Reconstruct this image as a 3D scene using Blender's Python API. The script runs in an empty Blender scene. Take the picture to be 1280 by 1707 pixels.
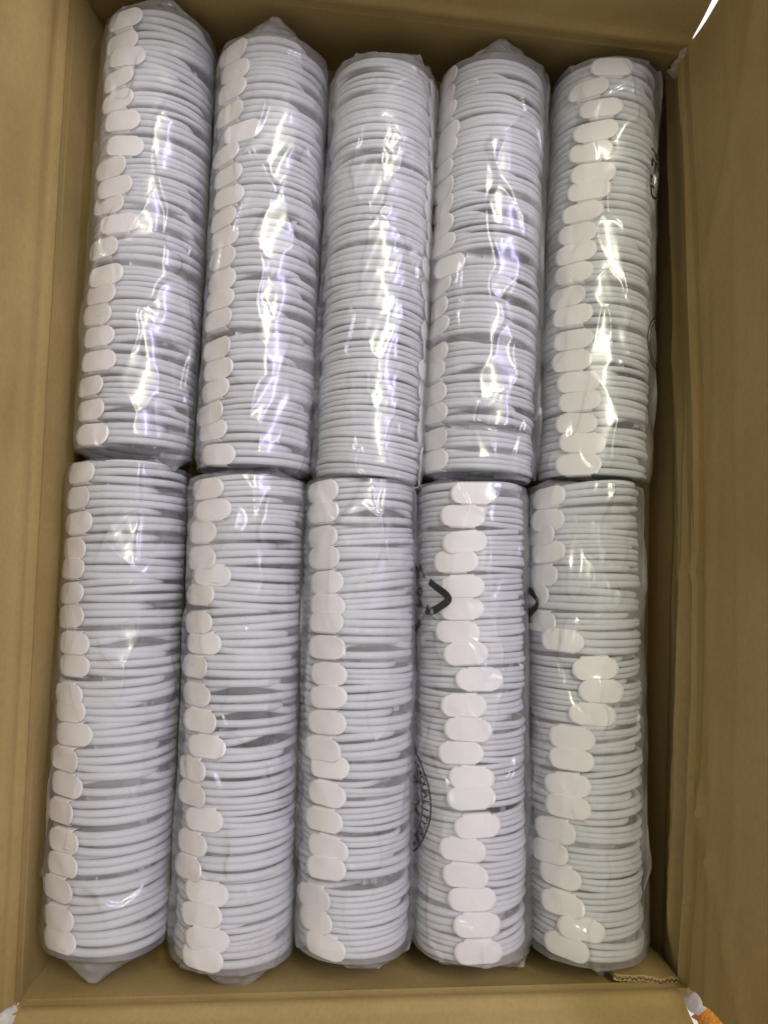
import bpy, bmesh, math, random
from mathutils import Vector, Matrix, noise
import numpy as np

random.seed(7)
R = math.radians
scene = bpy.context.scene
COL = scene.collection

# ------------------------------------------------------------------ camera
cam_data = bpy.data.cameras.new('camera')
cam = bpy.data.objects.new('camera', cam_data)
COL.objects.link(cam)
cam_data.sensor_fit = 'VERTICAL'
cam_data.sensor_height = 36.0
cam_data.lens = 27.04
cam_data.clip_start = 0.01
cam_data.clip_end = 50
cam.matrix_world = (Matrix.Translation((0, 0, 0.545)) @ Matrix.Rotation(R(6.2), 4, 'X')
                    @ Matrix.Rotation(R(1.9), 4, 'Z'))
scene.camera = cam

# ------------------------------------------------------------------ light of the room
world = bpy.data.worlds.new('World')
scene.world = world
world.use_nodes = True
bg = world.node_tree.nodes['Background']
bg.inputs['Color'].default_value = (1.0, 0.97, 0.92, 1)
bg.inputs['Strength'].default_value = 0.50

def tube_lamp(name, loc, sx, sy, power, color, rz=0.0):
    l = bpy.data.lights.new(name, 'AREA')
    l.shape = 'RECTANGLE'
    l.size = sx
    l.size_y = sy
    l.energy = power
    l.color = color
    o = bpy.data.objects.new(name, l)
    COL.objects.link(o)
    o.location = loc
    o.rotation_euler = (0, 0, rz)
    return o
# two ceiling tubes ahead of the photographer, one warm, one cool
tube_lamp('ceiling_tube_warm', (0.48, 1.00, 2.0), 0.16, 1.3, 30, (1.0, 0.97, 0.76), R(2))
tube_lamp('ceiling_tube_cool', (1.30, 0.95, 2.05), 0.20, 1.3, 31, (0.60, 0.56, 1.0), R(2))

scene.view_settings.view_transform = 'Standard'
scene.view_settings.look = 'None'
scene.view_settings.exposure = 0.0
scene.view_settings.gamma = 1.0
scene.view_settings.use_curve_mapping = False
scene.render.engine = 'CYCLES'
scene.cycles.transparent_max_bounces = 16
scene.cycles.max_bounces = 5
scene.cycles.diffuse_bounces = 3
scene.cycles.glossy_bounces = 2
scene.cycles.use_adaptive_sampling = True
scene.cycles.adaptive_threshold = 0.03
scene.cycles.caustics_reflective = False
scene.cycles.caustics_refractive = False

# ------------------------------------------------------------------ helpers
def link(name, mesh, parent=None):
    o = bpy.data.objects.new(name, mesh)
    COL.objects.link(o)
    if parent is not None:
        o.parent = parent
    return o

def mesh_from(name, verts, faces, mat=None, smooth=True):
    me = bpy.data.meshes.new(name)
    me.from_pydata([tuple(v) for v in verts], [], faces)
    me.update()
    if smooth:
        me.polygons.foreach_set('use_smooth', [True] * len(me.polygons))
    if mat is not None:
        me.materials.append(mat)
    return me

def empty(name, loc=(0, 0, 0)):
    e = bpy.data.objects.new(name, None)
    e.empty_display_size = 0.01
    COL.objects.link(e)
    e.location = loc
    return e

def tag(o, label=None, category=None, group=None, kind=None):
    if label: o['label'] = label
    if category: o['category'] = category
    if group: o['group'] = group
    if kind: o['kind'] = kind
    return o

def smoothstep(a, b, x):
    t = min(1.0, max(0.0, (x - a) / (b - a)))
    return t * t * (3 - 2 * t)

# ------------------------------------------------------------------ materials
def new_mat(name):
    m = bpy.data.materials.new(name)
    m.use_nodes = True
    nt = m.node_tree
    for n in list(nt.nodes):
        nt.nodes.remove(n)
    out = nt.nodes.new('ShaderNodeOutputMaterial')
    return m, nt, out

def nd(nt, typ, **kw):
    n = nt.nodes.new(typ)
    for k, v in kw.items():
        setattr(n, k, v)
    return n

def ramp(nt, stops):
    r = nd(nt, 'ShaderNodeValToRGB')
    cr = r.color_ramp
    while len(cr.elements) < len(stops):
        cr.elements.new(0.5)
    for e, (p, c) in zip(cr.elements, stops):
        e.position = p
        e.color = c if len(c) == 4 else (*c, 1)
    return r

def simple_mat(name, col, rough, metallic=0.0, var=0.06, scale=60.0, bump=0.0, spec=0.5, per_obj=0.0):
    m, nt, out = new_mat(name)
    p = nd(nt, 'ShaderNodeBsdfPrincipled')
    p.inputs['Roughness'].default_value = rough
    p.inputs['Metallic'].default_value = metallic
    p.inputs['Specular IOR Level'].default_value = spec
    tc = nd(nt, 'ShaderNodeTexCoord')
    nz = nd(nt, 'ShaderNodeTexNoise')
    nz.inputs['Scale'].default_value = scale
    nz.inputs['Detail'].default_value = 5
    nt.links.new(tc.outputs['Object'], nz.inputs['Vector'])
    d = tuple(max(0, c * (1 - var)) for c in col)
    u = tuple(min(1, c * (1 + var * .6)) for c in col)
    rp = ramp(nt, [(0.3, d), (0.7, u)])
    nt.links.new(nz.outputs['Fac'], rp.inputs['Fac'])
    src = rp.outputs['Color']
    if per_obj:
        oi = nd(nt, 'ShaderNodeObjectInfo')
        r2 = ramp(nt, [(0.0, (1 - per_obj, 1 - per_obj * .95, 1 - per_obj * 1.05)), (1.0, (1, 1, 1))])
        nt.links.new(oi.outputs['Random'], r2.inputs['Fac'])
        mx = nd(nt, 'ShaderNodeMix', data_type='RGBA', blend_type='MULTIPLY')
        mx.inputs['Factor'].default_value = 1
        nt.links.new(src, mx.inputs['A'])
        nt.links.new(r2.outputs['Color'], mx.inputs['B'])
        src = mx.outputs['Result']
    nt.links.new(src, p.inputs['Base Color'])
    if bump:
        b = nd(nt, 'ShaderNodeBump')
        b.inputs['Strength'].default_value = bump
        b.inputs['Distance'].default_value = 0.0005
        nt.links.new(nz.outputs['Fac'], b.inputs['Height'])
        nt.links.new(b.outputs['Normal'], p.inputs['Normal'])
    nt.links.new(p.outputs[0], out.inputs['Surface'])
    return m

M_CABLE = simple_mat('white_cable_jacket', (0.635, 0.64, 0.675), 0.55, var=0.03, scale=30, per_obj=0.05, spec=0.3)
M_TAB = simple_mat('white_paper_tab', (0.90, 0.865, 0.85), 0.62, var=0.025, scale=90, bump=0.08, spec=0.3, per_obj=0.05)
M_PLUG = simple_mat('white_plug_plastic', (0.74, 0.74, 0.75), 0.4, var=0.02)
M_METAL = simple_mat('plug_metal', (0.50, 0.51, 0.53), 0.55, metallic=0.9, var=0.05)
M_INK = simple_mat('black_print_ink', (0.018, 0.018, 0.018), 0.45, var=0.2)

def cardboard_mat(name, base, dark, flute_axis=None):
    m, nt, out = new_mat(name)
    p = nd(nt, 'ShaderNodeBsdfPrincipled')
    p.inputs['Roughness'].default_value = 0.72
    p.inputs['Specular IOR Level'].default_value = 0.25
    tc = nd(nt, 'ShaderNodeTexCoord')
    big = nd(nt, 'ShaderNodeTexNoise')
    big.inputs['Scale'].default_value = 7.0
    big.inputs['Detail'].default_value = 6
    big.inputs['Roughness'].default_value = 0.6
    nt.links.new(tc.outputs['Object'], big.inputs['Vector'])
    mp = nd(nt, 'ShaderNodeMapping')
    mp.inputs['Scale'].default_value = (1.0, 0.55, 0.7)
    nt.links.new(tc.outputs['Object'], mp.inputs['Vector'])
    fib = nd(nt, 'ShaderNodeTexNoise')
    fib.inputs['Scale'].default_value = 420
    fib.inputs['Detail'].default_value = 4
    nt.links.new(mp.outputs[0], fib.inputs['Vector'])
    spk = nd(nt, 'ShaderNodeTexNoise')
    spk.inputs['Scale'].default_value = 900
    nt.links.new(tc.outputs['Object'], spk.inputs['Vector'])
    a = ramp(nt, [(0.30, dark), (0.72, base)])
    nt.links.new(big.outputs['Fac'], a.inputs['Fac'])
    b = ramp(nt, [(0.25, (0.86, 0.85, 0.83)), (0.75, (1.04, 1.04, 1.04))])
    nt.links.new(fib.outputs['Fac'], b.inputs['Fac'])
    mx = nd(nt, 'ShaderNodeMix', data_type='RGBA', blend_type='MULTIPLY')
    mx.inputs['Factor'].default_value = 0.7
    nt.links.new(a.outputs[0], mx.inputs['A'])
    nt.links.new(b.outputs[0], mx.inputs['B'])
    c = ramp(nt, [(0.22, (0.55, 0.5, 0.45)), (0.32, (1, 1, 1))])
    nt.links.new(spk.outputs['Fac'], c.inputs['Fac'])
    mx2 = nd(nt, 'ShaderNodeMix', data_type='RGBA', blend_type='MULTIPLY')
    mx2.inputs['Factor'].default_value = 0.7
    nt.links.new(mx.outputs['Result'], mx2.inputs['A'])
    nt.links.new(c.outputs[0], mx2.inputs['B'])
    nt.links.new(mx2.outputs['Result'], p.inputs['Base Color'])
    # faint washboard of the flutes under the liner
    wv = nd(nt, 'ShaderNodeTexWave')
    wv.wave_type = 'BANDS'
    wv.bands_direction = flute_axis or 'Y'
    wv.inputs['Scale'].default_value = 21
    wv.inputs['Distortion'].default_value = 0.6
    nt.links.new(tc.outputs['Object'], wv.inputs['Vector'])
    ad = nd(nt, 'ShaderNodeMath', operation='MULTIPLY_ADD')
    ad.inputs[1].default_value = 0.10
    nt.links.new(wv.outputs['Fac'], ad.inputs[0])
    nt.links.new(fib.outputs['Fac'], ad.inputs[2])
    bp = nd(nt, 'ShaderNodeBump')
    bp.inputs['Strength'].default_value = 0.22
    bp.inputs['Distance'].default_value = 0.0008
    nt.links.new(ad.outputs[0], bp.inputs['Height'])
    nt.links.new(bp.outputs[0], p.inputs['Normal'])
    nt.links.new(p.outputs[0], out.inputs['Surface'])
    return m

KRAFT = (0.450, 0.328, 0.136)
KRAFT_D = (0.350, 0.248, 0.092)
M_CARD_X = cardboard_mat('kraft_cardboard_long', KRAFT, KRAFT_D, 'Y')
M_CARD_Y = cardboard_mat('kraft_cardboard_short', KRAFT, KRAFT_D, 'X')
M_TORN = simple_mat('torn_cardboard_fibre', (0.52, 0.43, 0.30), 0.9, var=0.3, scale=300, bump=0.6)
M_FLUTE_SHADE = simple_mat('flute_gap_shade', (0.10, 0.070, 0.035), 0.9, var=0.2, scale=400)  # flute darkened: shade of the gap between the liners put into its colour
M_PAPER = simple_mat('torn_white_liner', (0.78, 0.73, 0.64), 0.75, var=0.1, scale=120, bump=0.3)

def film_mat():
    m, nt, out = new_mat('clear_plastic_film')
    geo = nd(nt, 'ShaderNodeNewGeometry')
    ior = nd(nt, 'ShaderNodeMapRange')                 # thin sheet: the same reflectance from both sides
    ior.inputs['To Min'].default_value = 1.55
    ior.inputs['To Max'].default_value = 1 / 1.55
    nt.links.new(geo.outputs['Backfacing'], ior.inputs['Value'])
    fr = nd(nt, 'ShaderNodeFresnel')
    nt.links.new(ior.outputs[0], fr.inputs['IOR'])
    f2 = nd(nt, 'ShaderNodeMath', operation='MULTIPLY')
    f2.inputs[1].default_value = 1.5
    f2.use_clamp = True
    nt.links.new(fr.outputs[0], f2.inputs[0])
    tr = nd(nt, 'ShaderNodeBsdfTransparent')
    tr.inputs['Color'].default_value = (0.975, 0.975, 0.98, 1)
    hz = nd(nt, 'ShaderNodeBsdfDiffuse')
    hz.inputs['Color'].default_value = (0.84, 0.83, 0.87, 1)
    hm = hz
    m0 = nd(nt, 'ShaderNodeMixShader')
    at = nd(nt, 'ShaderNodeAttribute')                 # cloudiness of the film
    at.attribute_name = 'cloud'
    nt.links.new(at.outputs['Fac'], m0.inputs[0])
    nt.links.new(tr.outputs[0], m0.inputs[1])
    nt.links.new(hm.outputs[0], m0.inputs[2])
    gl = nd(nt, 'ShaderNodeBsdfGlossy')
    gl.inputs['Roughness'].default_value = 0.10
    gl.inputs['Color'].default_value = (1, 1, 1, 1)
    gb = nd(nt, 'ShaderNodeBsdfGlossy')                # cloudy film also throws a broad soft sheen
    gb.inputs['Roughness'].default_value = 0.26
    gs = nd(nt, 'ShaderNodeMixShader')
    gs.inputs[0].default_value = 0.76
    nt.links.new(gl.outputs[0], gs.inputs[1])
    nt.links.new(gb.outputs[0], gs.inputs[2])
    gl = gs
    mx = nd(nt, 'ShaderNodeMixShader')
    nt.links.new(f2.outputs[0], mx.inputs[0])
    nt.links.new(m0.outputs[0], mx.inputs[1])
    nt.links.new(gl.outputs[0], mx.inputs[2])
    nt.links.new(mx.outputs[0], out.inputs['Surface'])
    return m
M_FILM = film_mat()

def tape_mat():
    m, nt, out = new_mat('orange_packing_tape')
    p = nd(nt, 'ShaderNodeBsdfPrincipled')
    p.inputs['Base Color'].default_value = (0.72, 0.30, 0.045, 1)
    p.inputs['Roughness'].default_value = 0.18
    tc = nd(nt, 'ShaderNodeTexCoord')
    n = nd(nt, 'ShaderNodeTexNoise')
    n.inputs['Scale'].default_value = 260
    nt.links.new(tc.outputs['Object'], n.inputs['Vector'])
    b = nd(nt, 'ShaderNodeBump')
    b.inputs['Strength'].default_value = 0.9
    b.inputs['Distance'].default_value = 0.002
    nt.links.new(n.outputs['Fac'], b.inputs['Height'])
    nt.links.new(b.outputs[0], p.inputs['Normal'])
    nt.links.new(p.outputs[0], out.inputs['Surface'])
    return m
M_TAPE = tape_mat()
M_FLOOR = simple_mat('pale_floor', (0.80, 0.79, 0.76), 0.5, var=0.06, scale=6)

# ------------------------------------------------------------------ floor under the box
Z_BASE = -0.092
floor = link('floor', mesh_from('floor', [(-4, -4, Z_BASE - .012), (4, -4, Z_BASE - .012), (4, 4, Z_BASE - .012), (-4, 4, Z_BASE - .012)],
                                [(0, 1, 2, 3)], M_FLOOR, False))
tag(floor, kind='structure')

# ------------------------------------------------------------------ cardboard box
box = empty('cardboard_box', (0, 0.09, Z_BASE - .006))
tag(box, 'open brown corrugated cardboard box holding ten bags, flaps standing up', 'box')
BO = Vector((0, 0.09, Z_BASE - .006))
TH = 0.005

# rim corners (where wall turns into flap) and base corners, counter-clockwise from the near left
RIM = [Vector((-.2335, -.2800, .000)), Vector((.2135, -.2540, .000)), Vector((.2190, .4225, .000)), Vector((-.2530, .4700, .000))]
RIMM = {3: Vector((-.2445, .118, .002)), 1: Vector((.2275, .06, .000))}     # bowed long walls
BASE = [Vector((-.2380, -.2760, Z_BASE)), Vector((.2160, -.2640, Z_BASE)), Vector((.2260, .4420, Z_BASE)), Vector((-.2500, .4760, Z_BASE))]

def edge_curve(a, b, mid, u):
    if mid is None:
        return a.lerp(b, u)
    base = a.lerp(b, u)
    off = mid - a.lerp(b, .5)
    return base + off * (4 * u * (1 - u))

def panel(name, parent, fn, nu, nv, mat, normal_in, th=TH):
    """a sheet with thickness: fn(u,v) -> inner surface point"""
    vs, fs = [], []
    for layer in (0, 1):
        for j in range(nv + 1):
            for i in range(nu + 1):
                p = fn(i / nu, j / nv)
                if layer:
                    p = p - normal_in * th
                vs.append(p - BO)
    n = (nu + 1) * (nv + 1)
    idx = lambda l, i, j: l * n + j * (nu + 1) + i
    for j in range(nv):
        for i in range(nu):
            fs.append((idx(0, i, j), idx(0, i + 1, j), idx(0, i + 1, j + 1), idx(0, i, j + 1)))
            fs.append((idx(1, i, j), idx(1, i, j + 1), idx(1, i + 1, j + 1), idx(1, i + 1, j)))
    for i in range(nu):
        fs.append((idx(0, i, 0), idx(1, i, 0), idx(1, i + 1, 0), idx(0, i + 1, 0)))
        fs.append((idx(0, i, nv), idx(0, i + 1, nv), idx(1, i + 1, nv), idx(1, i, nv)))
    for j in range(nv):
        fs.append((idx(0, 0, j), idx(0, 0, j + 1), idx(1, 0, j + 1), idx(1, 0, j)))
        fs.append((idx(0, nu, j), idx(1, nu, j), idx(1, nu, j + 1), idx(0, nu, j + 1)))
    me = mesh_from(name, vs, fs, mat, False)
    bm = bmesh.new(); bm.from_mesh(me)
    bmesh.ops.recalc_face_normals(bm, faces=bm.faces)
    for f in bm.faces:
        f.smooth = True
    for e in bm.edges:
        if len(e.link_faces) == 2 and e.calc_face_angle(0) > 0.9:
            e.smooth = False
    bm.to_mesh(me); bm.free()
    return link(name, me, parent)

def ridge(x, c, w):
    t = abs(x - c) / w
    return max(0.0, 1 - t) ** 1.5

SIDES = {  # index of the first corner, inward normal, flap lean (degrees outward), height, dents
    'near': (0, Vector((0, 1, 0)), 16, .16),
    'right': (1, Vector((-1, 0, 0)), 3.2, .20),
    'far': (2, Vector((0, -1, 0)), 4, .16),
    'left': (3, Vector((1, 0, 0)), 9, .20),
}
def dent(side, u, v, seed):
    d = .0022 * (noise.noise(Vector((u * 2.3 + seed, v * 1.4, seed * 1.7))))
    d += .0011 * noise.noise(Vector((u * 9 + seed, v * 3.1, 4.2 + seed)))
    return d

for si, (side, (k, nin, lean, hgt)) in enumerate(SIDES.items()):
    a, b = RIM[k], RIM[(k + 1) % 4]
    ba, bb = BASE[k], BASE[(k + 1) % 4]
    mid = RIMM.get(k)
    mat = M_CARD_X if side in ('left', 'right') else M_CARD_Y
    def wall_pt(u, v, a=a, b=b, ba=ba, bb=bb, mid=mid, nin=nin, side=side, si=si):
        if side in ('near', 'far'):
            u = -.014 + 1.028 * u
        top = edge_curve(a, b, mid, u)
        bot = ba.lerp(bb, u) + Vector((0, 0, -.003))
        p = bot.lerp(top, v)
        d = dent(side, u, v, si * 3.7) * math.sin(math.pi * v) * 1.2
        if side == 'right':   # crushed vertical creases running along the wall below the rim
            c1 = .62 + .09 * math.sin(u * 5.1 + .6) + .05 * noise.noise(Vector((u * 7, 1.3, 0)))
            d += (.0035 + .0035 * (1 - smoothstep(.25, .5, u))) * ridge(v, c1, .10) * smoothstep(.0, .06, u) - .003 * ridge(v, .35 + .1 * u, .2)
            d -= .004 * ridge(v, .76 + .03 * math.sin(u * 9), .07) * (1 - smoothstep(.3, .6, u)) * smoothstep(0, .05, u)
            d += .003 * ridge(u, .40 + .05 * v, .02) * v * v
            k1 = noise.noise(Vector((u * 5, 7.1, 0))); k2 = noise.noise(Vector((u * 4, 2.1, 3)))
            d += .0022 * ridge(v, .70 + .07 * k1 - .10 * (u - .3), .028) * smoothstep(.02, .1, u) * (1 - smoothstep(.5, .7, u))
            d += .0024 * ridge(v, .90 + .03 * k2, .024)
            d += .0016 * ridge(v, .52 + .08 * k2, .03) * smoothstep(.25, .4, u)
            d += .003 * ridge(v, .88 + .02 * math.sin(u * 11), .05)
        return p + nin * d
    w = panel('wall', box, wall_pt, 140 if side == 'right' else 90, 80 if side == 'right' else 26, mat, nin)
    up = Vector((0, 0, 1))
    out = -nin
    dirv = (up * math.cos(R(lean)) + out * math.sin(R(lean)))
    def flap_pt(u, v, a=a, b=b, mid=mid, nin=nin, side=side, si=si, dirv=dirv, hgt=hgt):
        inset = {'near': (.004, .007), 'right': (.003, .0), 'far': (.0, .004), 'left': (.002, .004)}[side]
        L = (b - a).length
        u2 = inset[0] / L + u * (1 - (inset[0] + inset[1]) / L)
        h = hgt * v - .008
        p = edge_curve(a, b, mid, u2) + dirv * h - nin * (.0012 if h < 0 else 0)
        d = dent(side, u, v * 2, 9 + si * 2.3) * smoothstep(0, .04, h) * 1.6
        # rolled bead of the score line
        d += .0026 * math.exp(-((h - .006) / .0035) ** 2) * (1 + .4 * noise.noise(Vector((u * 12, si, 0))))
        if side == 'right':
            d += .0030 * ridge(h, .020 + .007 * math.sin(u * 6.5 + 2), .007) * (1 - smoothstep(.55, .85, u))
            d += .0018 * ridge(h, .046 + .012 * u, .006)
            d += .0022 * ridge(u, .405 + .004 * math.sin(h * 60), .018) * smoothstep(.0, .03, h)
            d += .0035 * ridge(h + .35 * (u - .12), .03, .012) * (1 - smoothstep(.2, .34, u))
            d += .0030 * ridge(h - .45 * (u - .80), .03, .014) * smoothstep(.70, .8, u)
        if side == 'left':
            d += .0016 * ridge(h, .028 - .008 * u, .010)
        return p + nin * d
    fl = panel('flap', box, flap_pt, 90, 40, mat, nin)

def base_pt(u, v):
    g = .012
    lo = (BASE[0] + Vector((-g, -g, 0))).lerp(BASE[1] + Vector((g, -g, 0)), u)
    hi = (BASE[3] + Vector((-g, g, 0))).lerp(BASE[2] + Vector((g, g, 0)), u)
    return lo.lerp(hi, v) + Vector((0, 0, -.001))
panel('base', box, base_pt, 8, 8, M_CARD_Y, Vector((0, 0, 1)), .004)

# short inner liner on the near wall whose cut edge shows its flutes, by the right corner
def liner_pt(u, v):
    x = .166 + .0435 * u
    zt = -.0065 + .002 * noise.noise(Vector((u * 6, 2, 0)))
    z = -.085 + (zt + .085) * v
    y = -.2515 + .0022 * v + .0015 * noise.noise(Vector((u * 5, v * 2, 8))) - .002 * u
    return Vector((x, y, z))
lin = panel('liner', box, liner_pt, 24, 10, M_CARD_Y, Vector((0, 1, 0)), .0042)
vs, fs = [], []
for i in range(26):                                   # torn paper along its top edge
    u = (i + .5) / 26
    p = liner_pt(u, 1) - BO
    for q in range(2):
        x0 = p.x + random.uniform(-.0014, .0008); w = random.uniform(.0008, .0022)
        y0 = p.y - .0006 - q * .0022; hh = random.uniform(.0004, .0028)
        n0 = len(vs)
        vs += [(x0, y0, p.z - .001), (x0 + w, y0 - .0002, p.z - .001), (x0 + w, y0 - .0012, p.z - .001), (x0, y0 - .0012, p.z - .001),
               (x0, y0 - .0003, p.z + hh), (x0 + w * .6, y0 - .0009, p.z + hh * .7)]
        fs += [(n0, n0 + 1, n0 + 5, n0 + 4), (n0 + 2, n0 + 3, n0 + 4, n0 + 5), (n0 + 1, n0 + 2, n0 + 5), (n0 + 3, n0, n0 + 4)]
link('torn_edge', mesh_from('torn_edge', vs, fs, M_TORN, False), lin)
vs, fs = [], []
NF = 90                                               # wavy flute on the cut, coloured dark for the shaded gap between liners
for i in range(NF + 1):
    p = liner_pt(i / NF, 1) - BO
    yy = p.y - .0021 + .0007 * math.sin(i * .95) + .0004 * math.sin(i * .37)
    for dy, dz in ((.0005, .0004), (-.0005, .0004), (-.0005, -.003), (.0005, -.003)):
        vs.append((p.x, yy + dy, p.z + dz))
for i in range(NF):
    for k in range(4):
        k2 = (k + 1) % 4
        fs.append((i * 4 + k, i * 4 + k2, i * 4 + 4 + k2, i * 4 + 4 + k))
link('flute', mesh_from('flute', vs, fs, M_FLUTE_SHADE, False), lin)

def ragged_strip(name, pts, widths, mat, amp, thick, nrm, seed):
    """a torn strip following pts with uneven sides"""
    vs, fs = [], []
    n = len(pts)
    rng = random.Random(seed)
    for i, (p, w) in enumerate(zip(pts, widths)):
        t = (pts[min(i + 1, n - 1)] - pts[max(i - 1, 0)]).normalized()
        s = t.cross(nrm).normalized()
        j1, j2 = rng.uniform(-amp, amp), rng.uniform(-amp, amp)
        lift = nrm * rng.uniform(0, amp * .7)
        q1, q2, qm = p - s * (w + j1), p + s * (w + j2), p + lift
        for q in (q1, qm, q2):
            vs.append(q - BO)
        for q in (q1, qm, q2):
            vs.append(q - nrm * thick - BO)
    for i in range(n - 1):
        o, e = i * 6, i * 6 + 6
        fs += [(o, o + 1, e + 1, e), (o + 1, o + 2, e + 2, e + 1), (o + 3, e + 3, e + 4, o + 4), (o + 4, e + 4, e + 5, o + 5),
               (o, e, e + 3, o + 3), (o + 2, o + 5, e + 5, e + 2)]
    fs += [(0, 3, 4, 1), (1, 4, 5, 2)]
    return link(name, mesh_from(name, vs, fs, mat, False), box)

# torn fibre at the four scored corners
def corner_strip(c, d, n, length, width, mat, seed, name='torn_corner', steps=14, amp=.0012):
    pts = [c + d * (length * i / (steps - 1)) for i in range(steps)]
    ws = [width * (1 - .55 * i / (steps - 1)) for i in range(steps)]
    ragged_strip(name, pts, ws, mat, amp, .0008, n, seed)
corner_strip(Vector((-.2335, -.2795, -.004)), Vector((-.05, -.05, 1)).normalized(), Vector((.6, .6, .5)).normalized(), .06, .0032, M_PAPER, 3)
corner_strip(Vector((.2175, .4205, -.028)), Vector((.02, .03, 1)).normalized(), Vector((-.6, -.6, .5)).normalized(), .034, .0045, M_TORN, 5)
# white torn liner and orange tape across the near right corner
corner_strip(Vector((.2150, -.2570, -.004)), Vector((.22, -.26, 1)).normalized(), Vector((-.5, .6, .62)).normalized(), .018, .011, M_PAPER, 11, 'torn_liner', 8, .0009)
corner_strip(Vector((.2190, -.2625, .008)), Vector((.22, -.28, 1)).normalized(), Vector((-.5, .6, .62)).normalized(), .10, .0085, M_TAPE, 12, 'packing_tape', 22, .0012)

# ------------------------------------------------------------------ one coiled cable: shared meshes
R_WIRE = .00268
R_MID = .0382          # centre of the outer strands
PITCH = .00552

def tube_mesh(name, pts, radial, r, mat, sides=9):
    """tube along pts; radial = outward unit vectors"""
    n = len(pts)
    P = np.array(pts)
    T = np.gradient(P, axis=0)
    T /= np.linalg.norm(T, axis=1)[:, None]
    N = np.array(radial)
    N -= T * np.sum(N * T, axis=1)[:, None]
    N /= np.linalg.norm(N, axis=1)[:, None]
    B = np.cross(T, N)
    vs = []
    for k in range(sides):
        a = 2 * math.pi * k / sides
        vs.append(P + r * (math.cos(a) * N + math.sin(a) * B))
    V = np.stack(vs, axis=1).reshape(-1, 3)
    fs = []
    for i in range(n - 1):
        for k in range(sides):
            k2 = (k + 1) % sides
            fs.append((i * sides + k, i * sides + k2, (i + 1) * sides + k2, (i + 1) * sides + k))
    fs.append(tuple(range(sides - 1, -1, -1)))
    fs.append(tuple((n - 1) * sides + k for k in range(sides)))
    return mesh_from(name, V.tolist(), fs, mat)

def coil_path(seed, strands, PITCH):
    rng = random.Random(seed)
    nseg = 60
    a0 = R(rng.uniform(75, 165))
    turns = strands + rng.uniform(-.10, .25)
    n = int(turns * nseg)
    slots = list(range(5))
    cross = rng.random() < .3
    ca = rng.uniform(.7, strands - 1.3) * 2 * math.pi + R(rng.choice([95, 200, 265]))
    amp = [rng.uniform(.0001, .0006) for _ in range(4)]
    ph = [rng.uniform(0, 6.28) for _ in range(8)]
    rad_k = [rng.uniform(-.0011, .0003) for _ in range(8)]
    tilt = [rng.uniform(-.0007, .0007) for _ in range(8)]
    ell = rng.uniform(-.0010, .0010); eph = rng.uniform(0, 3.14)
    pts, rad = [], []
    for i in range(n + 1):
        a = a0 + 2 * math.pi * turns * i / n
        k = 2 * math.pi * turns * i / n / (2 * math.pi)
        # helix that steps mostly on the far side from the tab
        y = (k - turns / 2) * PITCH
        y += amp[0] * math.sin(a * 1.31 + ph[0]) + amp[1] * math.sin(a * 2.17 + ph[1]) + amp[2] * math.sin(a * .53 + ph[2])
        k0 = int(k); f = k - k0
        y += (tilt[k0] * (1 - f) + tilt[k0 + 1] * f) * math.sin(a + ph[3])
        # strands are gathered under the paper tab
        am = (a + math.pi) % (2 * math.pi) - math.pi
        y *= 1 - .10 * math.exp(-(am / .5) ** 2)
        r = R_MID + rad_k[k0] * (1 - f) + rad_k[k0 + 1] * f + ell * math.cos(2 * a + eph) + .0005 * math.sin(a * 1.7 + ph[4])
        if cross:                                       # one strand dives below its neighbour and back
            w = math.exp(-((a - ca) / .62) ** 2)
            r -= .0046 * w
            y += .0060 * w
        e = min(i, n - i) / nseg * 360
        if e < 60:                                      # both ends turn inward to the plugs
            r -= .0135 * (1 - smoothstep(0, 60, e)) ** 1.3
        pts.append((r * math.sin(a), y, r * math.cos(a)))
        rad.append((math.sin(a), 0, math.cos(a)))
    return pts, rad

def box_verts(cx, cy, cz, sx, sy, sz, ch):
    """chamfered bar along local x: octagonal section"""
    vs, fs = [], []
    sec = [(-sy, -sz + ch), (-sy, sz - ch), (-sy + ch, sz), (sy - ch, sz), (sy, sz - ch), (sy, -sz + ch), (sy - ch, -sz), (-sy + ch, -sz)]
    for t, sc in ((-1, .82), (-.85, 1), (.85, 1), (1, .9)):
        for (b, c) in sec:
            vs.append((cx + t * sx, cy + b * sc, cz + c * sc))
    for i in range(3):
        for k in range(8):
            k2 = (k + 1) % 8
            fs.append((i * 8 + k, i * 8 + k2, i * 8 + 8 + k2, i * 8 + 8 + k))
    fs += [tuple(range(7, -1, -1)), tuple(range(24, 32))]
    return vs, fs

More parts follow.
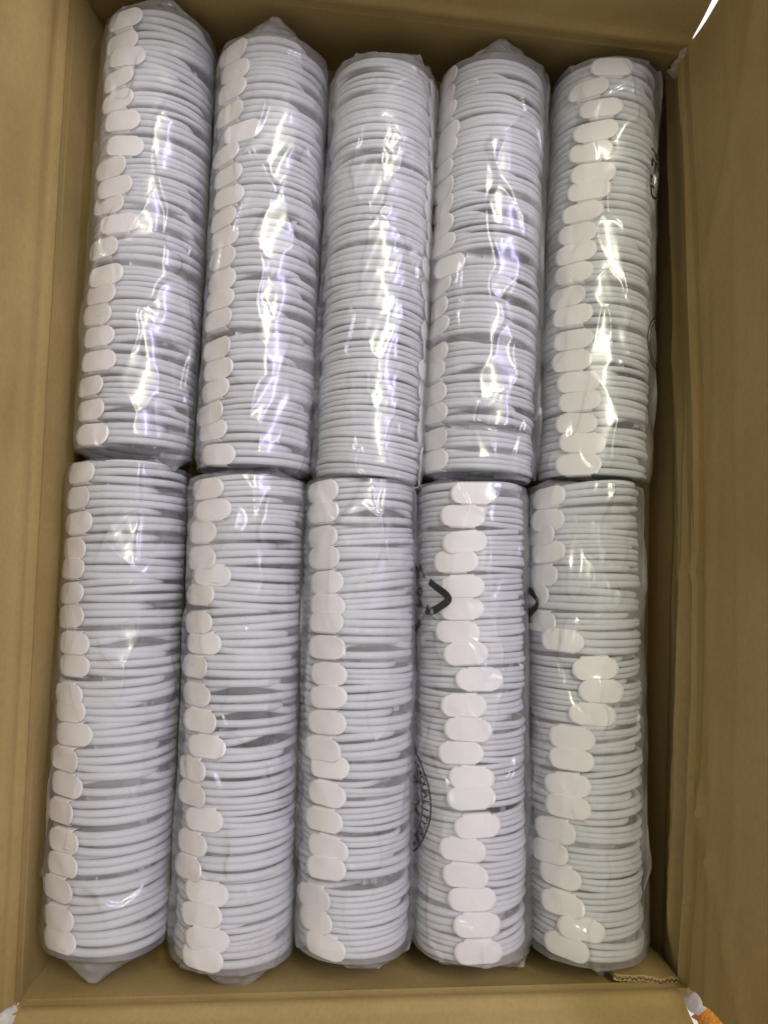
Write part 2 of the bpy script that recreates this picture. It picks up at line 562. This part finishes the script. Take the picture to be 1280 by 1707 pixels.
NVAR = 24
FINE_SHARE = {'T1': .3, 'T2': .3, 'T3': .7, 'T4': .7, 'T5': .2, 'B1': 0, 'B2': .1, 'B3': .5, 'B4': .9, 'B5': .6}
BULK = {'T1': 1.062, 'T2': 1.04, 'T3': 1.005, 'T4': 1.03, 'T5': 1.0,       # how wide each bag's coils are wound
        'B1': 1.055, 'B2': 1.03, 'B3': .995, 'B4': .985, 'B5': 1.0}
coil_variants = []
for s in range(NVAR):
    fine = s >= NVAR // 2                              # four thinner strands, or three thicker ones
    pts, rad = coil_path(100 + s, 4 if fine else 3, .00412 if fine else PITCH)
    cable_me = tube_mesh('cable', pts, rad, .00205 if fine else R_WIRE, M_CABLE)
    plugs = []
    for end in (0, -1):
        p = Vector(pts[end]); q = Vector(pts[4 if end == 0 else -5])
        d = (p - q).normalized()
        rr = Vector(rad[end])
        d = (d - rr * .18).normalized()
        ax_b = d.cross(rr).normalized()
        ax_c = ax_b.cross(d).normalized()
        m4 = Matrix((d, ax_b, ax_c)).transposed()
        big = end == 0
        if big:
            bv, bf = box_verts(.011, 0, 0, .0105, .0040, .0030, .0012)
            mv, mf = box_verts(.0275, 0, 0, .0065, .0034, .0022, .0004)
        else:
            bv, bf = box_verts(.007, 0, 0, .0065, .0034, .0025, .0011)
            mv, mf = box_verts(.0165, 0, 0, .0034, .0030, .0009, .0003)
        bme = mesh_from('plug_body', [p + m4 @ Vector(v) for v in bv], bf, M_PLUG, False)
        mme = mesh_from('plug_contact', [p + m4 @ Vector(v) for v in mv], mf, M_METAL, False)
        plugs.append((bme, mme))
    coil_variants.append((cable_me, plugs))

# paper tab: a rounded tab with a narrower neck that wraps round the bundle
def tab_mesh(seed, flip):
    rng = random.Random(seed)
    R0 = R_MID + R_WIRE + .00075
    HS, HT = .0167 * rng.uniform(.96, 1.04), .0072 * rng.uniform(.95, 1.05)
    NW = .0098 * rng.uniform(.95, 1.05)
    fl = rng.uniform(.38, .6)
    curl_r, curl_l = rng.choice([0, 0, .0006, .0012]), rng.choice([0, 0, 0, .0008])
    skew = rng.uniform(-.0012, .0012)
    Rc = R0 / fl
    def bend(s, t, drop):
        a = s / Rc
        x = Rc * math.sin(a)
        z = R0 - Rc + Rc * math.cos(a)
        q = s / HS
        if q > 0: z += curl_r * q ** 4
        else: z += curl_l * q ** 4
        z += .00025 * math.sin(s * 210 + seed) * math.sin(t * 300 + seed)
        f = math.hypot(x, z)
        return Vector((x * (1 - drop / f), t, z * (1 - drop / f)))
    bm = bmesh.new()
    def sheet(rows, ncol):
        grid = []
        for (t, w, c, drop) in rows:
            grid.append([bm.verts.new(bend(c + (2 * i / ncol - 1) * w, t, drop)) for i in range(ncol + 1)])
        for j in range(len(rows) - 1):
            for i in range(ncol):
                f = bm.faces.new((grid[j][i], grid[j][i + 1], grid[j + 1][i + 1], grid[j + 1][i]))
                f.smooth = True
    sg = -1 if flip else 1
    rows = []
    for i in range(17):
        ph = -math.pi / 2 + math.pi * i / 16
        t = HT * math.sin(ph)
        w = HS - HT + HT * math.cos(ph)
        rows.append((t, w, 0))
    out_rows = []
    for (t, w, c) in rows:
        if t > HT * .80:
            w = max(w, NW)
        out_rows.append((t * sg + skew * 0, w, 0, 0))
    # neck folds over the edge of the bundle and dives inward
    for t, dr in ((HT + .0006, .0003), (HT + .0011, .0013), (HT + .0013, .0030), (HT + .0012, .0075)):
        out_rows.append((t * sg, NW, 0, dr))
    if flip:
        out_rows = out_rows[::-1]
    sheet(out_rows, 12)
    # other end of the neck, coming up from below and tucked under the tab
    under = []
    for t, dr in ((-HT * .45, .0005), (-HT * .8, .0005), (-HT - .0003, .0007), (-HT - .0010, .0016), (-HT - .0012, .0075)):
        under.append((t * sg, NW * .97, skew, dr))
    if not flip:
        under = under[::-1]
    sheet(under, 8)
    bmesh.ops.recalc_face_normals(bm, faces=bm.faces)
    geom = bmesh.ops.solidify(bm, geom=bm.faces[:], thickness=.00034)
    me = bpy.data.meshes.new('paper_tab')
    bm.to_mesh(me); bm.free()
    me.materials.append(M_TAB)
    return me
tab_variants = [tab_mesh(s, s % 3 == 0) for s in range(12)]

# ------------------------------------------------------------------ bags: axes and the tabs' places (angle from the crest in degrees, y in mm)
AXES = {  # x, y at the far end and at the near end of each bag
'T1': (-.1951, .402, -.1935, .110), 'T2': (-.1018, .4055, -.1008, .113), 'T3': (-.0116, .4087, -.0133, .116),
'T4': (.0785, .412, .0722, .119), 'T5': (.1680, .415, .1599, .122),
'B1': (-.1957, .0586, -.1900, -.2462), 'B2': (-.1039, .0617, -.0985, -.2433), 'B3': (-.0172, .0646, -.0115, -.2406),
'B4': (.0672, .0674, .0728, -.238), 'B5': (.1530, .0702, .1561, -.2353)}
ZC = -.0435
TABS = {
'T1': [(-29,435),(-34,421),(-23,404),(-36,392),(-34,374),(-26,357),(-21,334),(-35,320),(-28,301),(-38,289),(-20,272),(-39,256),(-32,232),(-39,219),(-41,205),(-37,187),(-33,164),(-44,148),(-42,129),(-33,109)],
'T2': [(-46,416),(-43,401),(-44,385),(-46,368),(-28,346),(-48,332),(-45,314),(-42,296),(-50,279),(-45,264),(-47,248),(-46,233),(-45,217),(-46,201),(-48,180),(-45,161),(-47,148),(-50,129),(-46,115),(-37,99)],
'T3': [(82,404),(82,387),(82,370),(82,353),(82,336),(82,319),(82,302),(82,285),(82,269),(82,253),(82,236),(82,220),(82,204),(82,188),(82,172),(82,156),(82,140),(82,125),(82,109),(82,94)],
'T4': [(-69,407),(-70,393),(-68,379),(-64,364),(-64,350),(-68,336),(-66,321),(-66,305),(-65,291),(-61,273),(-48,252),(-67,237),(-67,220),(-65,202),(-65,185),(-67,171),(-65,154),(-61,136),(-61,117),(-58,100)],
'T5': [(-6,407),(-31,390),(-17,374),(-22,356),(-28,340),(-23,322),(-26,309),(-32,292),(-38,275),(-39,260),(-41,245),(-47,226),(-41,210),(-38,193),(-41,175),(-31,161),(-30,145),(-33,130),(-25,115),(-28,100)],
'B1': [(-43,81),(-46,63),(-43,44),(-49,27),(-47,11),(-47,-6),(-46,-23),(-38,-41),(-38,-57),(-42,-76),(-38,-87),(-32,-102),(-41,-119),(-39,-138),(-44,-157),(-38,-175),(-38,-191),(-42,-207),(-40,-225),(-38,-242)],
'B2': [(-41,75),(-34,58),(-47,41),(-47,23),(-31,10),(-47,-4),(-48,-22),(-39,-38),(-50,-57),(-48,-76),(-38,-95),(-31,-111),(-48,-128),(-47,-145),(-31,-165),(-46,-182),(-48,-199),(-25,-211),(-30,-223),(-22,-235),(-25,-248)],
'B3': [(-49,75),(-46,59),(-50,44),(-46,27),(-43,11),(-41,-6),(-42,-21),(-40,-37),(-37,-56),(-36,-72),(-38,-91),(-41,-107),(-33,-121),(-35,-139),(-38,-156),(-33,-173),(-33,-188),(-48,-208),(-46,-224),(-32,-238)],
'B4': [(-4,75),(-16,58),(-14,42),(-24,25),(-15,9),(-18,-7),(-22,-23),(-13,-39),(1,-58),(-13,-75),(-11,-91),(-17,-110),(-5,-123),(-6,-137),(0,-155),(-15,-172),(-13,-188),(-6,-203),(1,-221),(2,-237)],
'B5': [(-53,77),(-52,60),(-65,50),(-53,38),(-62,20),(-70,5),(-63,-13),(-36,-26),(-3,-42),(2,-58),(-7,-77),(-28,-93),(-28,-109),(-32,-125),(-30,-141),(-45,-162),(-51,-177),(-40,-191),(-36,-208),(-19,-220),(-33,-236)],
}
ORD = ['first', 'second', 'third', 'fourth', 'fifth', 'sixth', 'seventh', 'eighth', 'ninth', 'tenth', 'eleventh', 'twelfth',
       'thirteenth', 'fourteenth', 'fifteenth', 'sixteenth', 'seventeenth', 'eighteenth', 'nineteenth', 'twentieth', 'twenty-first']
BAGPOS = {'1': 'leftmost', '2': 'second', '3': 'middle', '4': 'fourth', '5': 'rightmost'}
ROW = {'T': 'upper row', 'B': 'lower row'}

coil_span = {}
rng = random.Random(21)
vi = 0
for bag, tabs in TABS.items():
    x0, y0, x1, y1 = AXES[bag]
    sl = (x0 - x1) / (y0 - y1)
    ys = [t[1] / 1000 for t in tabs]
    n = len(ys)
    # even out the spacing of the coils; the tabs keep their own places
    ev = [ys[0] + (ys[-1] - ys[0]) * i / (n - 1) for i in range(n)]
    cy = [.40 * a + .60 * b for a, b in zip(ys, ev)]
    coil_span[bag] = (cy[-1] - .0085, cy[0] + .0085)
    for i, (th, ymm) in enumerate(tabs):
        cx = x1 + sl * (cy[i] - y1)
        th2 = th + (rng.uniform(-6, 6) if bag == 'T3' else 5 if bag in ('T1', 'T2', 'B1', 'B2', 'B3') else 0)
        root = empty('coiled_cable', (cx + rng.uniform(-.0008, .0008), cy[i], ZC + rng.uniform(-.0012, .0004)))
        tilt_bias = {'T': 1.2, 'B': 0.0}[bag[0]]
        root.rotation_euler = (R(rng.gauss(0, 1.3)), R(th2), R(rng.gauss(-tilt_bias * .9, 1.5) + (rng.choice([-3, 3]) if rng.random() < .12 else 0)) - math.atan(sl))
        root.rotation_mode = 'YXZ'
        cable_me, plugs = coil_variants[rng.randrange(NVAR // 2) + (NVAR // 2 if rng.random() < FINE_SHARE[bag] else 0)]
        kb = BULK[bag]
        root.scale = (kb, 1, kb)
        root.location.z -= .0435 * (kb - 1)
        link('cable', cable_me, root)
        for bme, mme in (plugs if i < n - 1 else []):   # the plugs of a bag's last coil are tucked out of sight
            pb = link('plug_body', bme, root)
            link('plug_contact', mme, pb)
        tb = link('paper_tab', tab_variants[rng.randrange(len(tab_variants))], root)
        tb.location = (0, max(-.005, min(.005, ys[i] - cy[i])) * .45, 0)
        tb.rotation_euler = (0, 0, R(rng.gauss(0, 2.6)))
        pos = BAGPOS[bag[1]]
        tag(root, f'white coiled cable, {ORD[i]} from the top, inside the {pos} bag of the {ROW[bag[0]]}', 'cable',
            'coiled white cables packed in the bags')

# ------------------------------------------------------------------ plastic bags
# end shapes: (x offset, y of the tip, half width of the seal, z of the seal)
ENDS = {
'T1': ((-.1825, .4610, .003, -.012), (-.188, .0880, .028, -.032)),
'T2': ((-.0983, .4490, .003, -.015), (-.096, .0850, .024, -.040)),
'T3': ((-.0090, .4320, .026, -.030), (-.014, .0830, .030, -.045)),
'T4': ((.0804, .4370, .003, -.015), (.0705, .0840, .026, -.040)),
'T5': ((.1690, .4270, .030, -.030), (.1550, .0870, .028, -.040)),
'B1': ((-.1930, .0950, .022, -.022), (-.1905, -.2735, .003, -.020)),
'B2': ((-.0989, .0905, .018, -.020), (-.0907, -.2755, .006, -.022)),
'B3': ((-.0188, .0900, .016, -.018), (-.0040, -.2590, .012, -.024)),
'B4': ((.0661, .0870, .026, -.024), (.0800, -.2580, .031, -.030)),
'B5': ((.1490, .0900, .028, -.026), (.1700, -.2590, .008, -.024))}
R_FILM = .0432

# samples round the bag: dense over the visible upper side
NA_TOP, NA_LOW, NY, NE = 210, 40, 440, 16
A_TOP = R(105)
ANG = np.concatenate([np.linspace(-A_TOP, A_TOP, NA_TOP, endpoint=False), np.linspace(A_TOP, 2 * math.pi - A_TOP, NA_LOW, endpoint=False)])
NA = len(ANG)

def sines(rs, n, fs, fy):
    return [(rs.normal(0, fs), rs.normal(0, fy), rs.uniform(0, 6.28)) for _ in range(n)]
def waves(sv, S, Y):
    h = np.zeros_like(S)
    for fs, fy, p in sv:
        h += np.sin(S * fs + Y * fy + p)
    return h / math.sqrt(len(sv))

film_grid = {}
def film_radius(bag):
    """radius of the film over (angle, y): a tube squarer at its foot, pulled into facets and sharp creases"""
    ylo, yhi = coil_span[bag]
    ys = np.linspace(ylo, yhi, NY)
    A, Y = np.meshgrid(ANG, ys)
    Aw = (A + math.pi) % (2 * math.pi) - math.pi
    rs = np.random.RandomState(sum(ord(c) * (i * 7 + 3) for i, c in enumerate(bag)))
    c, sn = np.cos(A), np.sin(A)
    low = np.clip((.2 - c) / .8, 0, 1); low = low * low * (3 - 2 * low)
    e = 2.12 + .9 * low
    r = R_FILM * BULK[bag] / ((np.abs(c) ** e + np.abs(sn) ** e) ** (1 / e))
    S = Aw * R_FILM
    per = .5 + .5 * np.cos(Aw)                          # fades everything out at the hidden seam below
    r = r + .0009 * np.abs(waves(sines(rs, 8, 40, 45), S, Y)) * per
    # facets between creases
    n = 92
    P = np.stack([rs.uniform(-.09, .09, n), rs.uniform(ylo - .02, yhi + .02, n)], 1)
    ST = .55                                            # cells stretched along the bag
    G = rs.normal(0, 1, (n, 2)) * np.array([.105, .085])
    act = np.clip(rs.normal(.6, .45, n), 0, 1.3)
    flat = np.clip(rs.normal(.55, .3, n), 0, 1.0)
    wx = S + .0020 * waves(sines(rs, 5, 200, 160), S, Y)
    wy = Y + .0020 * waves(sines(rs, 5, 200, 160), S, Y)
    num = np.zeros_like(S); den = np.zeros_like(S)
    F1 = np.full_like(S, 9.0); F2 = np.full_like(S, 9.0); A1 = np.zeros_like(S)
    for k in range(n):
        dx, dy = wx - P[k, 0], wy - P[k, 1]
        d = np.sqrt(dx * dx + (dy * ST) ** 2)
        w = np.exp(-(d / .0052) ** 2) + 1e-12
        num += w * (act[k] * (G[k, 0] * dx + G[k, 1] * dy * ST) + flat[k] * np.minimum(dx * dx, .00025) / (2 * R_FILM)); den += w
        near = d < F1
        F2 = np.where(near, F1, np.minimum(F2, d))
        A1 = np.where(near, act[k], A1)
        F1 = np.where(near, d, F1)
    r = r + num / den * per
    crease = np.exp(-((F2 - F1) / .0011) ** 2)
    r = r + .00042 * crease * np.clip(A1 - .35, 0, 1) * per
    fine = waves(sines(rs, 10, 420, 260), S, Y)
    r = r + .00010 * fine * np.clip(A1 - .2, 0, 1) * per
    # ends are drawn in a little
    ed = np.minimum(Y - ylo, yhi - Y) / .010
    ed = np.clip(ed, 0, 1); ed = ed * ed * (3 - 2 * ed)
    r = r * (1 - .035 * (1 - ed))
    cloud = .185 + .06 * waves(sines(rs, 8, 70, 60), S, Y) + .06 * crease * np.clip(A1 - .3, 0, 1)
    # the film stands off the cables low on the sides and reads cloudier there
    cloud = np.clip(cloud, .08, .45)
    film_grid[bag] = (ys, r, cloud)
    return ys, r, cloud

def axis_x(bag, y):
    x0, y0, x1, y1 = AXES[bag]
    return x1 + (x0 - x1) / (y0 - y1) * (y - y1)

def film_point(bag, a, y, off=0.0):
    ys, r, _ = film_grid[bag]
    a = (a + A_TOP) % (2 * math.pi) - A_TOP
    fi = float(np.interp(a, ANG, np.arange(NA)))
    fj = float(np.interp(y, ys, np.arange(NY)))
    i, j = min(int(fi), NA - 2), min(int(fj), NY - 2)
    u, v = fi - i, fj - j
    rr = (r[j, i] * (1 - u) + r[j, i + 1] * u) * (1 - v) + (r[j + 1, i] * (1 - u) + r[j + 1, i + 1] * u) * v + off
    return Vector((axis_x(bag, y) + rr * math.sin(a), y, ZC + .0006 - .0435 * (BULK[bag] - 1) + rr * math.cos(a)))

BAG_LABEL = {
'T1': 'leftmost clear bag of the upper row, bluish glare along its ridge',
'T2': 'second clear bag from left in the upper row, pale glare on it',
'T3': 'middle clear bag of the upper row, paper tabs turned to its right side',
'T4': 'fourth clear bag of the upper row, steeply tilted tabs on its left side',
'T5': 'rightmost clear bag of the upper row, black lettering down its right side',
'B1': 'leftmost clear bag of the lower row, pointed end beside the left wall',
'B2': 'second clear bag from left in the lower row, pointed crumpled lower end',
'B3': 'middle clear bag of the lower row, tabs along its left edge',
'B4': 'fourth clear bag of the lower row, printed arrows and round stamp on left side',
'B5': 'rightmost clear bag of the lower row, tabs wandering across its middle'}

bags = {}
for bag in TABS:
    ylo, yhi = coil_span[bag]
    ys, r, cloud = film_radius(bag)
    org = Vector((AXES[bag][2], (ylo + yhi) / 2, ZC - .043))
    axx = axis_x(bag, ys)[:, None]
    X = axx + r * np.sin(ANG)[None, :]
    Yg = np.repeat(ys[:, None], NA, 1)
    Z = ZC + .0006 - .0435 * (BULK[bag] - 1) + r * np.cos(ANG)[None, :]
    body = np.stack([X, Yg, Z], 2)
    rs = np.random.RandomState(ord(bag[1]) * 3 + ord(bag[0]))
    def end_rows(spec, j):
        ex, ey, ew, ez = spec
        q = body[j]
        sx = (q[:, 0] - axx[j, 0]) / R_FILM
        sv = sines(rs, 8, 120, 120)
        sv2 = sines(rs, 8, 330, 300)
        out = []
        for k in range(1, NE + 1):
            t = k / NE
            p = np.empty_like(q)
            p[:, 0] = q[:, 0] + (ex + sx * ew - q[:, 0]) * t
            p[:, 1] = q[:, 1] + (ey - q[:, 1]) * t ** 1.25
            p[:, 2] = q[:, 2] + (ez + .0008 * np.cos(ANG) - q[:, 2]) * t ** .75
            cr = waves(sv, p[:, 0], p[:, 1] * 1.5 + p[:, 2])
            bump = math.sin(math.pi * min(1, t + .04))
            c2 = waves(sv2, p[:, 0], p[:, 1])
            p[:, 0] += (cr * .0008 + c2 * .0005) * bump
            p[:, 1] += (cr * .0010 + np.abs(c2) * .0008) * math.sin(math.pi * t * .8)
            p[:, 2] += (np.abs(cr) * .0018 - np.abs(c2) * .0010) * bump
            out.append(p)
        return np.stack(out)
    near = end_rows(ENDS[bag][1], 0)[::-1]
    far = end_rows(ENDS[bag][0], -1)
    V = np.concatenate([near, body, far]).reshape(-1, 3) - np.array(org)
    nr = NY + 2 * NE
    jj, ii = np.meshgrid(np.arange(nr - 1), np.arange(NA), indexing='ij')
    i2 = (ii + 1) % NA
    Fq = np.stack([jj * NA + ii, jj * NA + i2, (jj + 1) * NA + i2, (jj + 1) * NA + ii], 2).reshape(-1, 4)
    me = bpy.data.meshes.new('film')
    me.vertices.add(len(V)); me.vertices.foreach_set('co', V.ravel().astype(np.float32))
    me.loops.add(Fq.size); me.loops.foreach_set('vertex_index', Fq.ravel().astype(np.int32))
    me.polygons.add(len(Fq)); me.polygons.foreach_set('loop_start', np.arange(0, Fq.size, 4, dtype=np.int32))
    me.update(calc_edges=True)
    me.polygons.foreach_set('use_smooth', np.ones(len(Fq), dtype=bool))
    at = me.attributes.new('cloud', 'FLOAT', 'POINT')
    cl = np.full((nr, NA), .30, dtype=np.float32)
    cl[NE:NE + NY] = cloud
    at.data.foreach_set('value', cl.ravel())
    me.materials.append(M_FILM)
    root = empty('plastic_bag', org)
    tag(root, BAG_LABEL[bag], 'bag', 'clear plastic bags of coiled cables')
    link('film', me, root)
    bags[bag] = (root, org)

# ------------------------------------------------------------------ black print on the bags
def flat_to_bag(bag, pts2d, a0, y0, off=.00035):
    """2-D marks in metres (x round the bag to the right, y along the bag) onto the film"""
    org = bags[bag][1]
    return [film_point(bag, a0 + px / R_FILM, y0 + py, off) - org for px, py in pts2d]

def poly_strip(path, w):
    """a band of width w along a 2-D path -> verts, faces"""
    vs, fs = [], []
    n = len(path)
    for i, p in enumerate(path):
        a = path[max(i - 1, 0)]; b = path[min(i + 1, n - 1)]
        dx, dy = b[0] - a[0], b[1] - a[1]
        l = math.hypot(dx, dy) or 1
        nx, ny = -dy / l, dx / l
        vs += [(p[0] + nx * w / 2, p[1] + ny * w / 2), (p[0] - nx * w / 2, p[1] - ny * w / 2)]
    for i in range(n - 1):
        fs.append((2 * i, 2 * i + 1, 2 * i + 3, 2 * i + 2))
    return vs, fs

def text_flat(s, size):
    """triangulated, finely cut 2-D outline of a text"""
    cu = bpy.data.curves.new('lettering', 'FONT')
    cu.body = s
    cu.size = size
    cu.align_x = 'CENTER'
    cu.resolution_u = 3
    cu.offset = size * .012
    o = bpy.data.objects.new('lettering', cu)
    COL.objects.link(o)
    dg = bpy.context.evaluated_depsgraph_get()
    me = bpy.data.meshes.new_from_object(o.evaluated_get(dg))
    bm = bmesh.new(); bm.from_mesh(me)
    bmesh.ops.triangulate(bm, faces=bm.faces[:])
    bm.verts.index_update()
    vs = [(v.co.x, v.co.y) for v in bm.verts]
    fs = [tuple(v.index for v in f.verts) for f in bm.faces]
    bm.free()
    bpy.data.meshes.remove(me)
    bpy.data.objects.remove(o)
    bpy.data.curves.remove(cu)
    return vs, fs

def add_mark(name, bag, pieces, a0, y0, label=None):
    V, Fc = [], []
    for vs, fs in pieces:
        o = len(V)
        V += vs
        Fc += [tuple(i + o for i in f) for f in fs]
    o = link(name, mesh_from(name, flat_to_bag(bag, V, a0, y0), Fc, M_INK, False), bags[bag][0])
    if label:
        o['label'] = label
    return o

def rot2(p, ang):
    c, s = math.cos(ang), math.sin(ang)
    return (p[0] * c - p[1] * s, p[0] * s + p[1] * c)

def recycle_symbol(rho, w):
    """three bent arrows chasing one another round a triangle; one corner points to +x"""
    pcs = []
    for k in range(3):
        A = rot2((rho, 0), 2 * math.pi / 3 * (k + 1)); B = rot2((rho, 0), 2 * math.pi / 3 * k); Cc = rot2((rho, 0), 2 * math.pi / 3 * (k - 1))
        lerp = lambda p, q, t: (p[0] + (q[0] - p[0]) * t, p[1] + (q[1] - p[1]) * t)
        s0 = lerp(B, A, .40); s1 = lerp(B, Cc, .36)
        path = []
        p1, p2 = lerp(B, A, .15), lerp(B, Cc, .15)
        for i in range(6): path.append(lerp(s0, p1, i / 6))
        for i in range(9):
            t = i / 8
            path.append(((1 - t) ** 2 * p1[0] + 2 * t * (1 - t) * B[0] + t * t * p2[0], (1 - t) ** 2 * p1[1] + 2 * t * (1 - t) * B[1] + t * t * p2[1]))
        for i in range(1, 7): path.append(lerp(p2, s1, i / 6))
        pcs.append(poly_strip(path, w))
        # arrow head
        d = (s1[0] - p2[0], s1[1] - p2[1]); l = math.hypot(*d); d = (d[0] / l, d[1] / l); nn = (-d[1], d[0])
        tip = (s1[0] + d[0] * w * 1.9, s1[1] + d[1] * w * 1.9)
        b1 = (s1[0] + nn[0] * w * 1.35 - d[0] * w * .3, s1[1] + nn[1] * w * 1.35 - d[1] * w * .3)
        b2 = (s1[0] - nn[0] * w * 1.35 - d[0] * w * .3, s1[1] - nn[1] * w * 1.35 - d[1] * w * .3)
        pcs.append(([b1, tip, b2, s1], [(0, 3, 1), (3, 2, 1)]))
    return pcs

def turned(piece, ang, dx=0, dy=0):
    vs, fs = piece
    return ([(lambda q: (q[0] + dx, q[1] + dy))(rot2(p, ang)) for p in vs], fs)

RHO = .034
sym = recycle_symbol(RHO, .0050)
num = turned(text_flat('04', .016), -math.pi / 2, -.004, 0)
add_mark('recycling_arrows', 'B4', sym + [num], R(-28) - (RHO - .004) / R_FILM, -.0005, 'black printed triangle of three bent arrows')
add_mark('recycling_arrows', 'B5', sym + [num], R(-62) - (RHO - .004) / R_FILM, -.0010, 'black printed triangle of three bent arrows')

def star2(r):
    return ([(0, 0)] + [rot2((r if i % 2 == 0 else r * .42, 0), math.pi * i / 5 + .3) for i in range(10)],
            [(0, 1 + i, 1 + (i + 1) % 10) for i in range(10)])

RS = .0425
ring = lambda r, w: poly_strip([rot2((r, 0), 2 * math.pi * i / 96) for i in range(97)], w)
stamp = [ring(RS, .0013), ring(RS - .0085, .0010)]
def on_arc(piece, ang, r):
    return turned(turned(piece, -math.pi / 2), ang, r * math.cos(ang), r * math.sin(ang))
word = 'QUALITY'
for i, ch in enumerate(word):
    stamp.append(on_arc(text_flat(ch, .0078), R(24 - i * 7.6), RS - .0071))
for i, ch in enumerate('质量'):
    stamp.append(on_arc(text_flat(ch, .0070), R(-33 - i * 10.5), RS - .0069))
for ang in (39, 32, -55, -62):
    stamp.append(turned(star2(.0026), R(ang), (RS - .0043) * math.cos(R(ang)), (RS - .0043) * math.sin(R(ang))))
stamp.append(turned(text_flat('A', .020), -math.pi / 2, .0155, .013))
stamp.append(turned(text_flat('V', .020), -math.pi / 2, .0155, -.006))
add_mark('round_stamp', 'B4', stamp, R(-46) - RS / R_FILM, -.1445, 'black printed ring stamp with lettering QUALITY')

add_mark('lettering', 'T5', [turned(text_flat('PE-LD', .0160), -math.pi / 2)], R(39), .327, 'black printed letters PE-LD')
add_mark('printed_ring', 'T5', [ring(.020, .0010), ring(.0165, .0008)], R(68), .198, 'black printed ring')
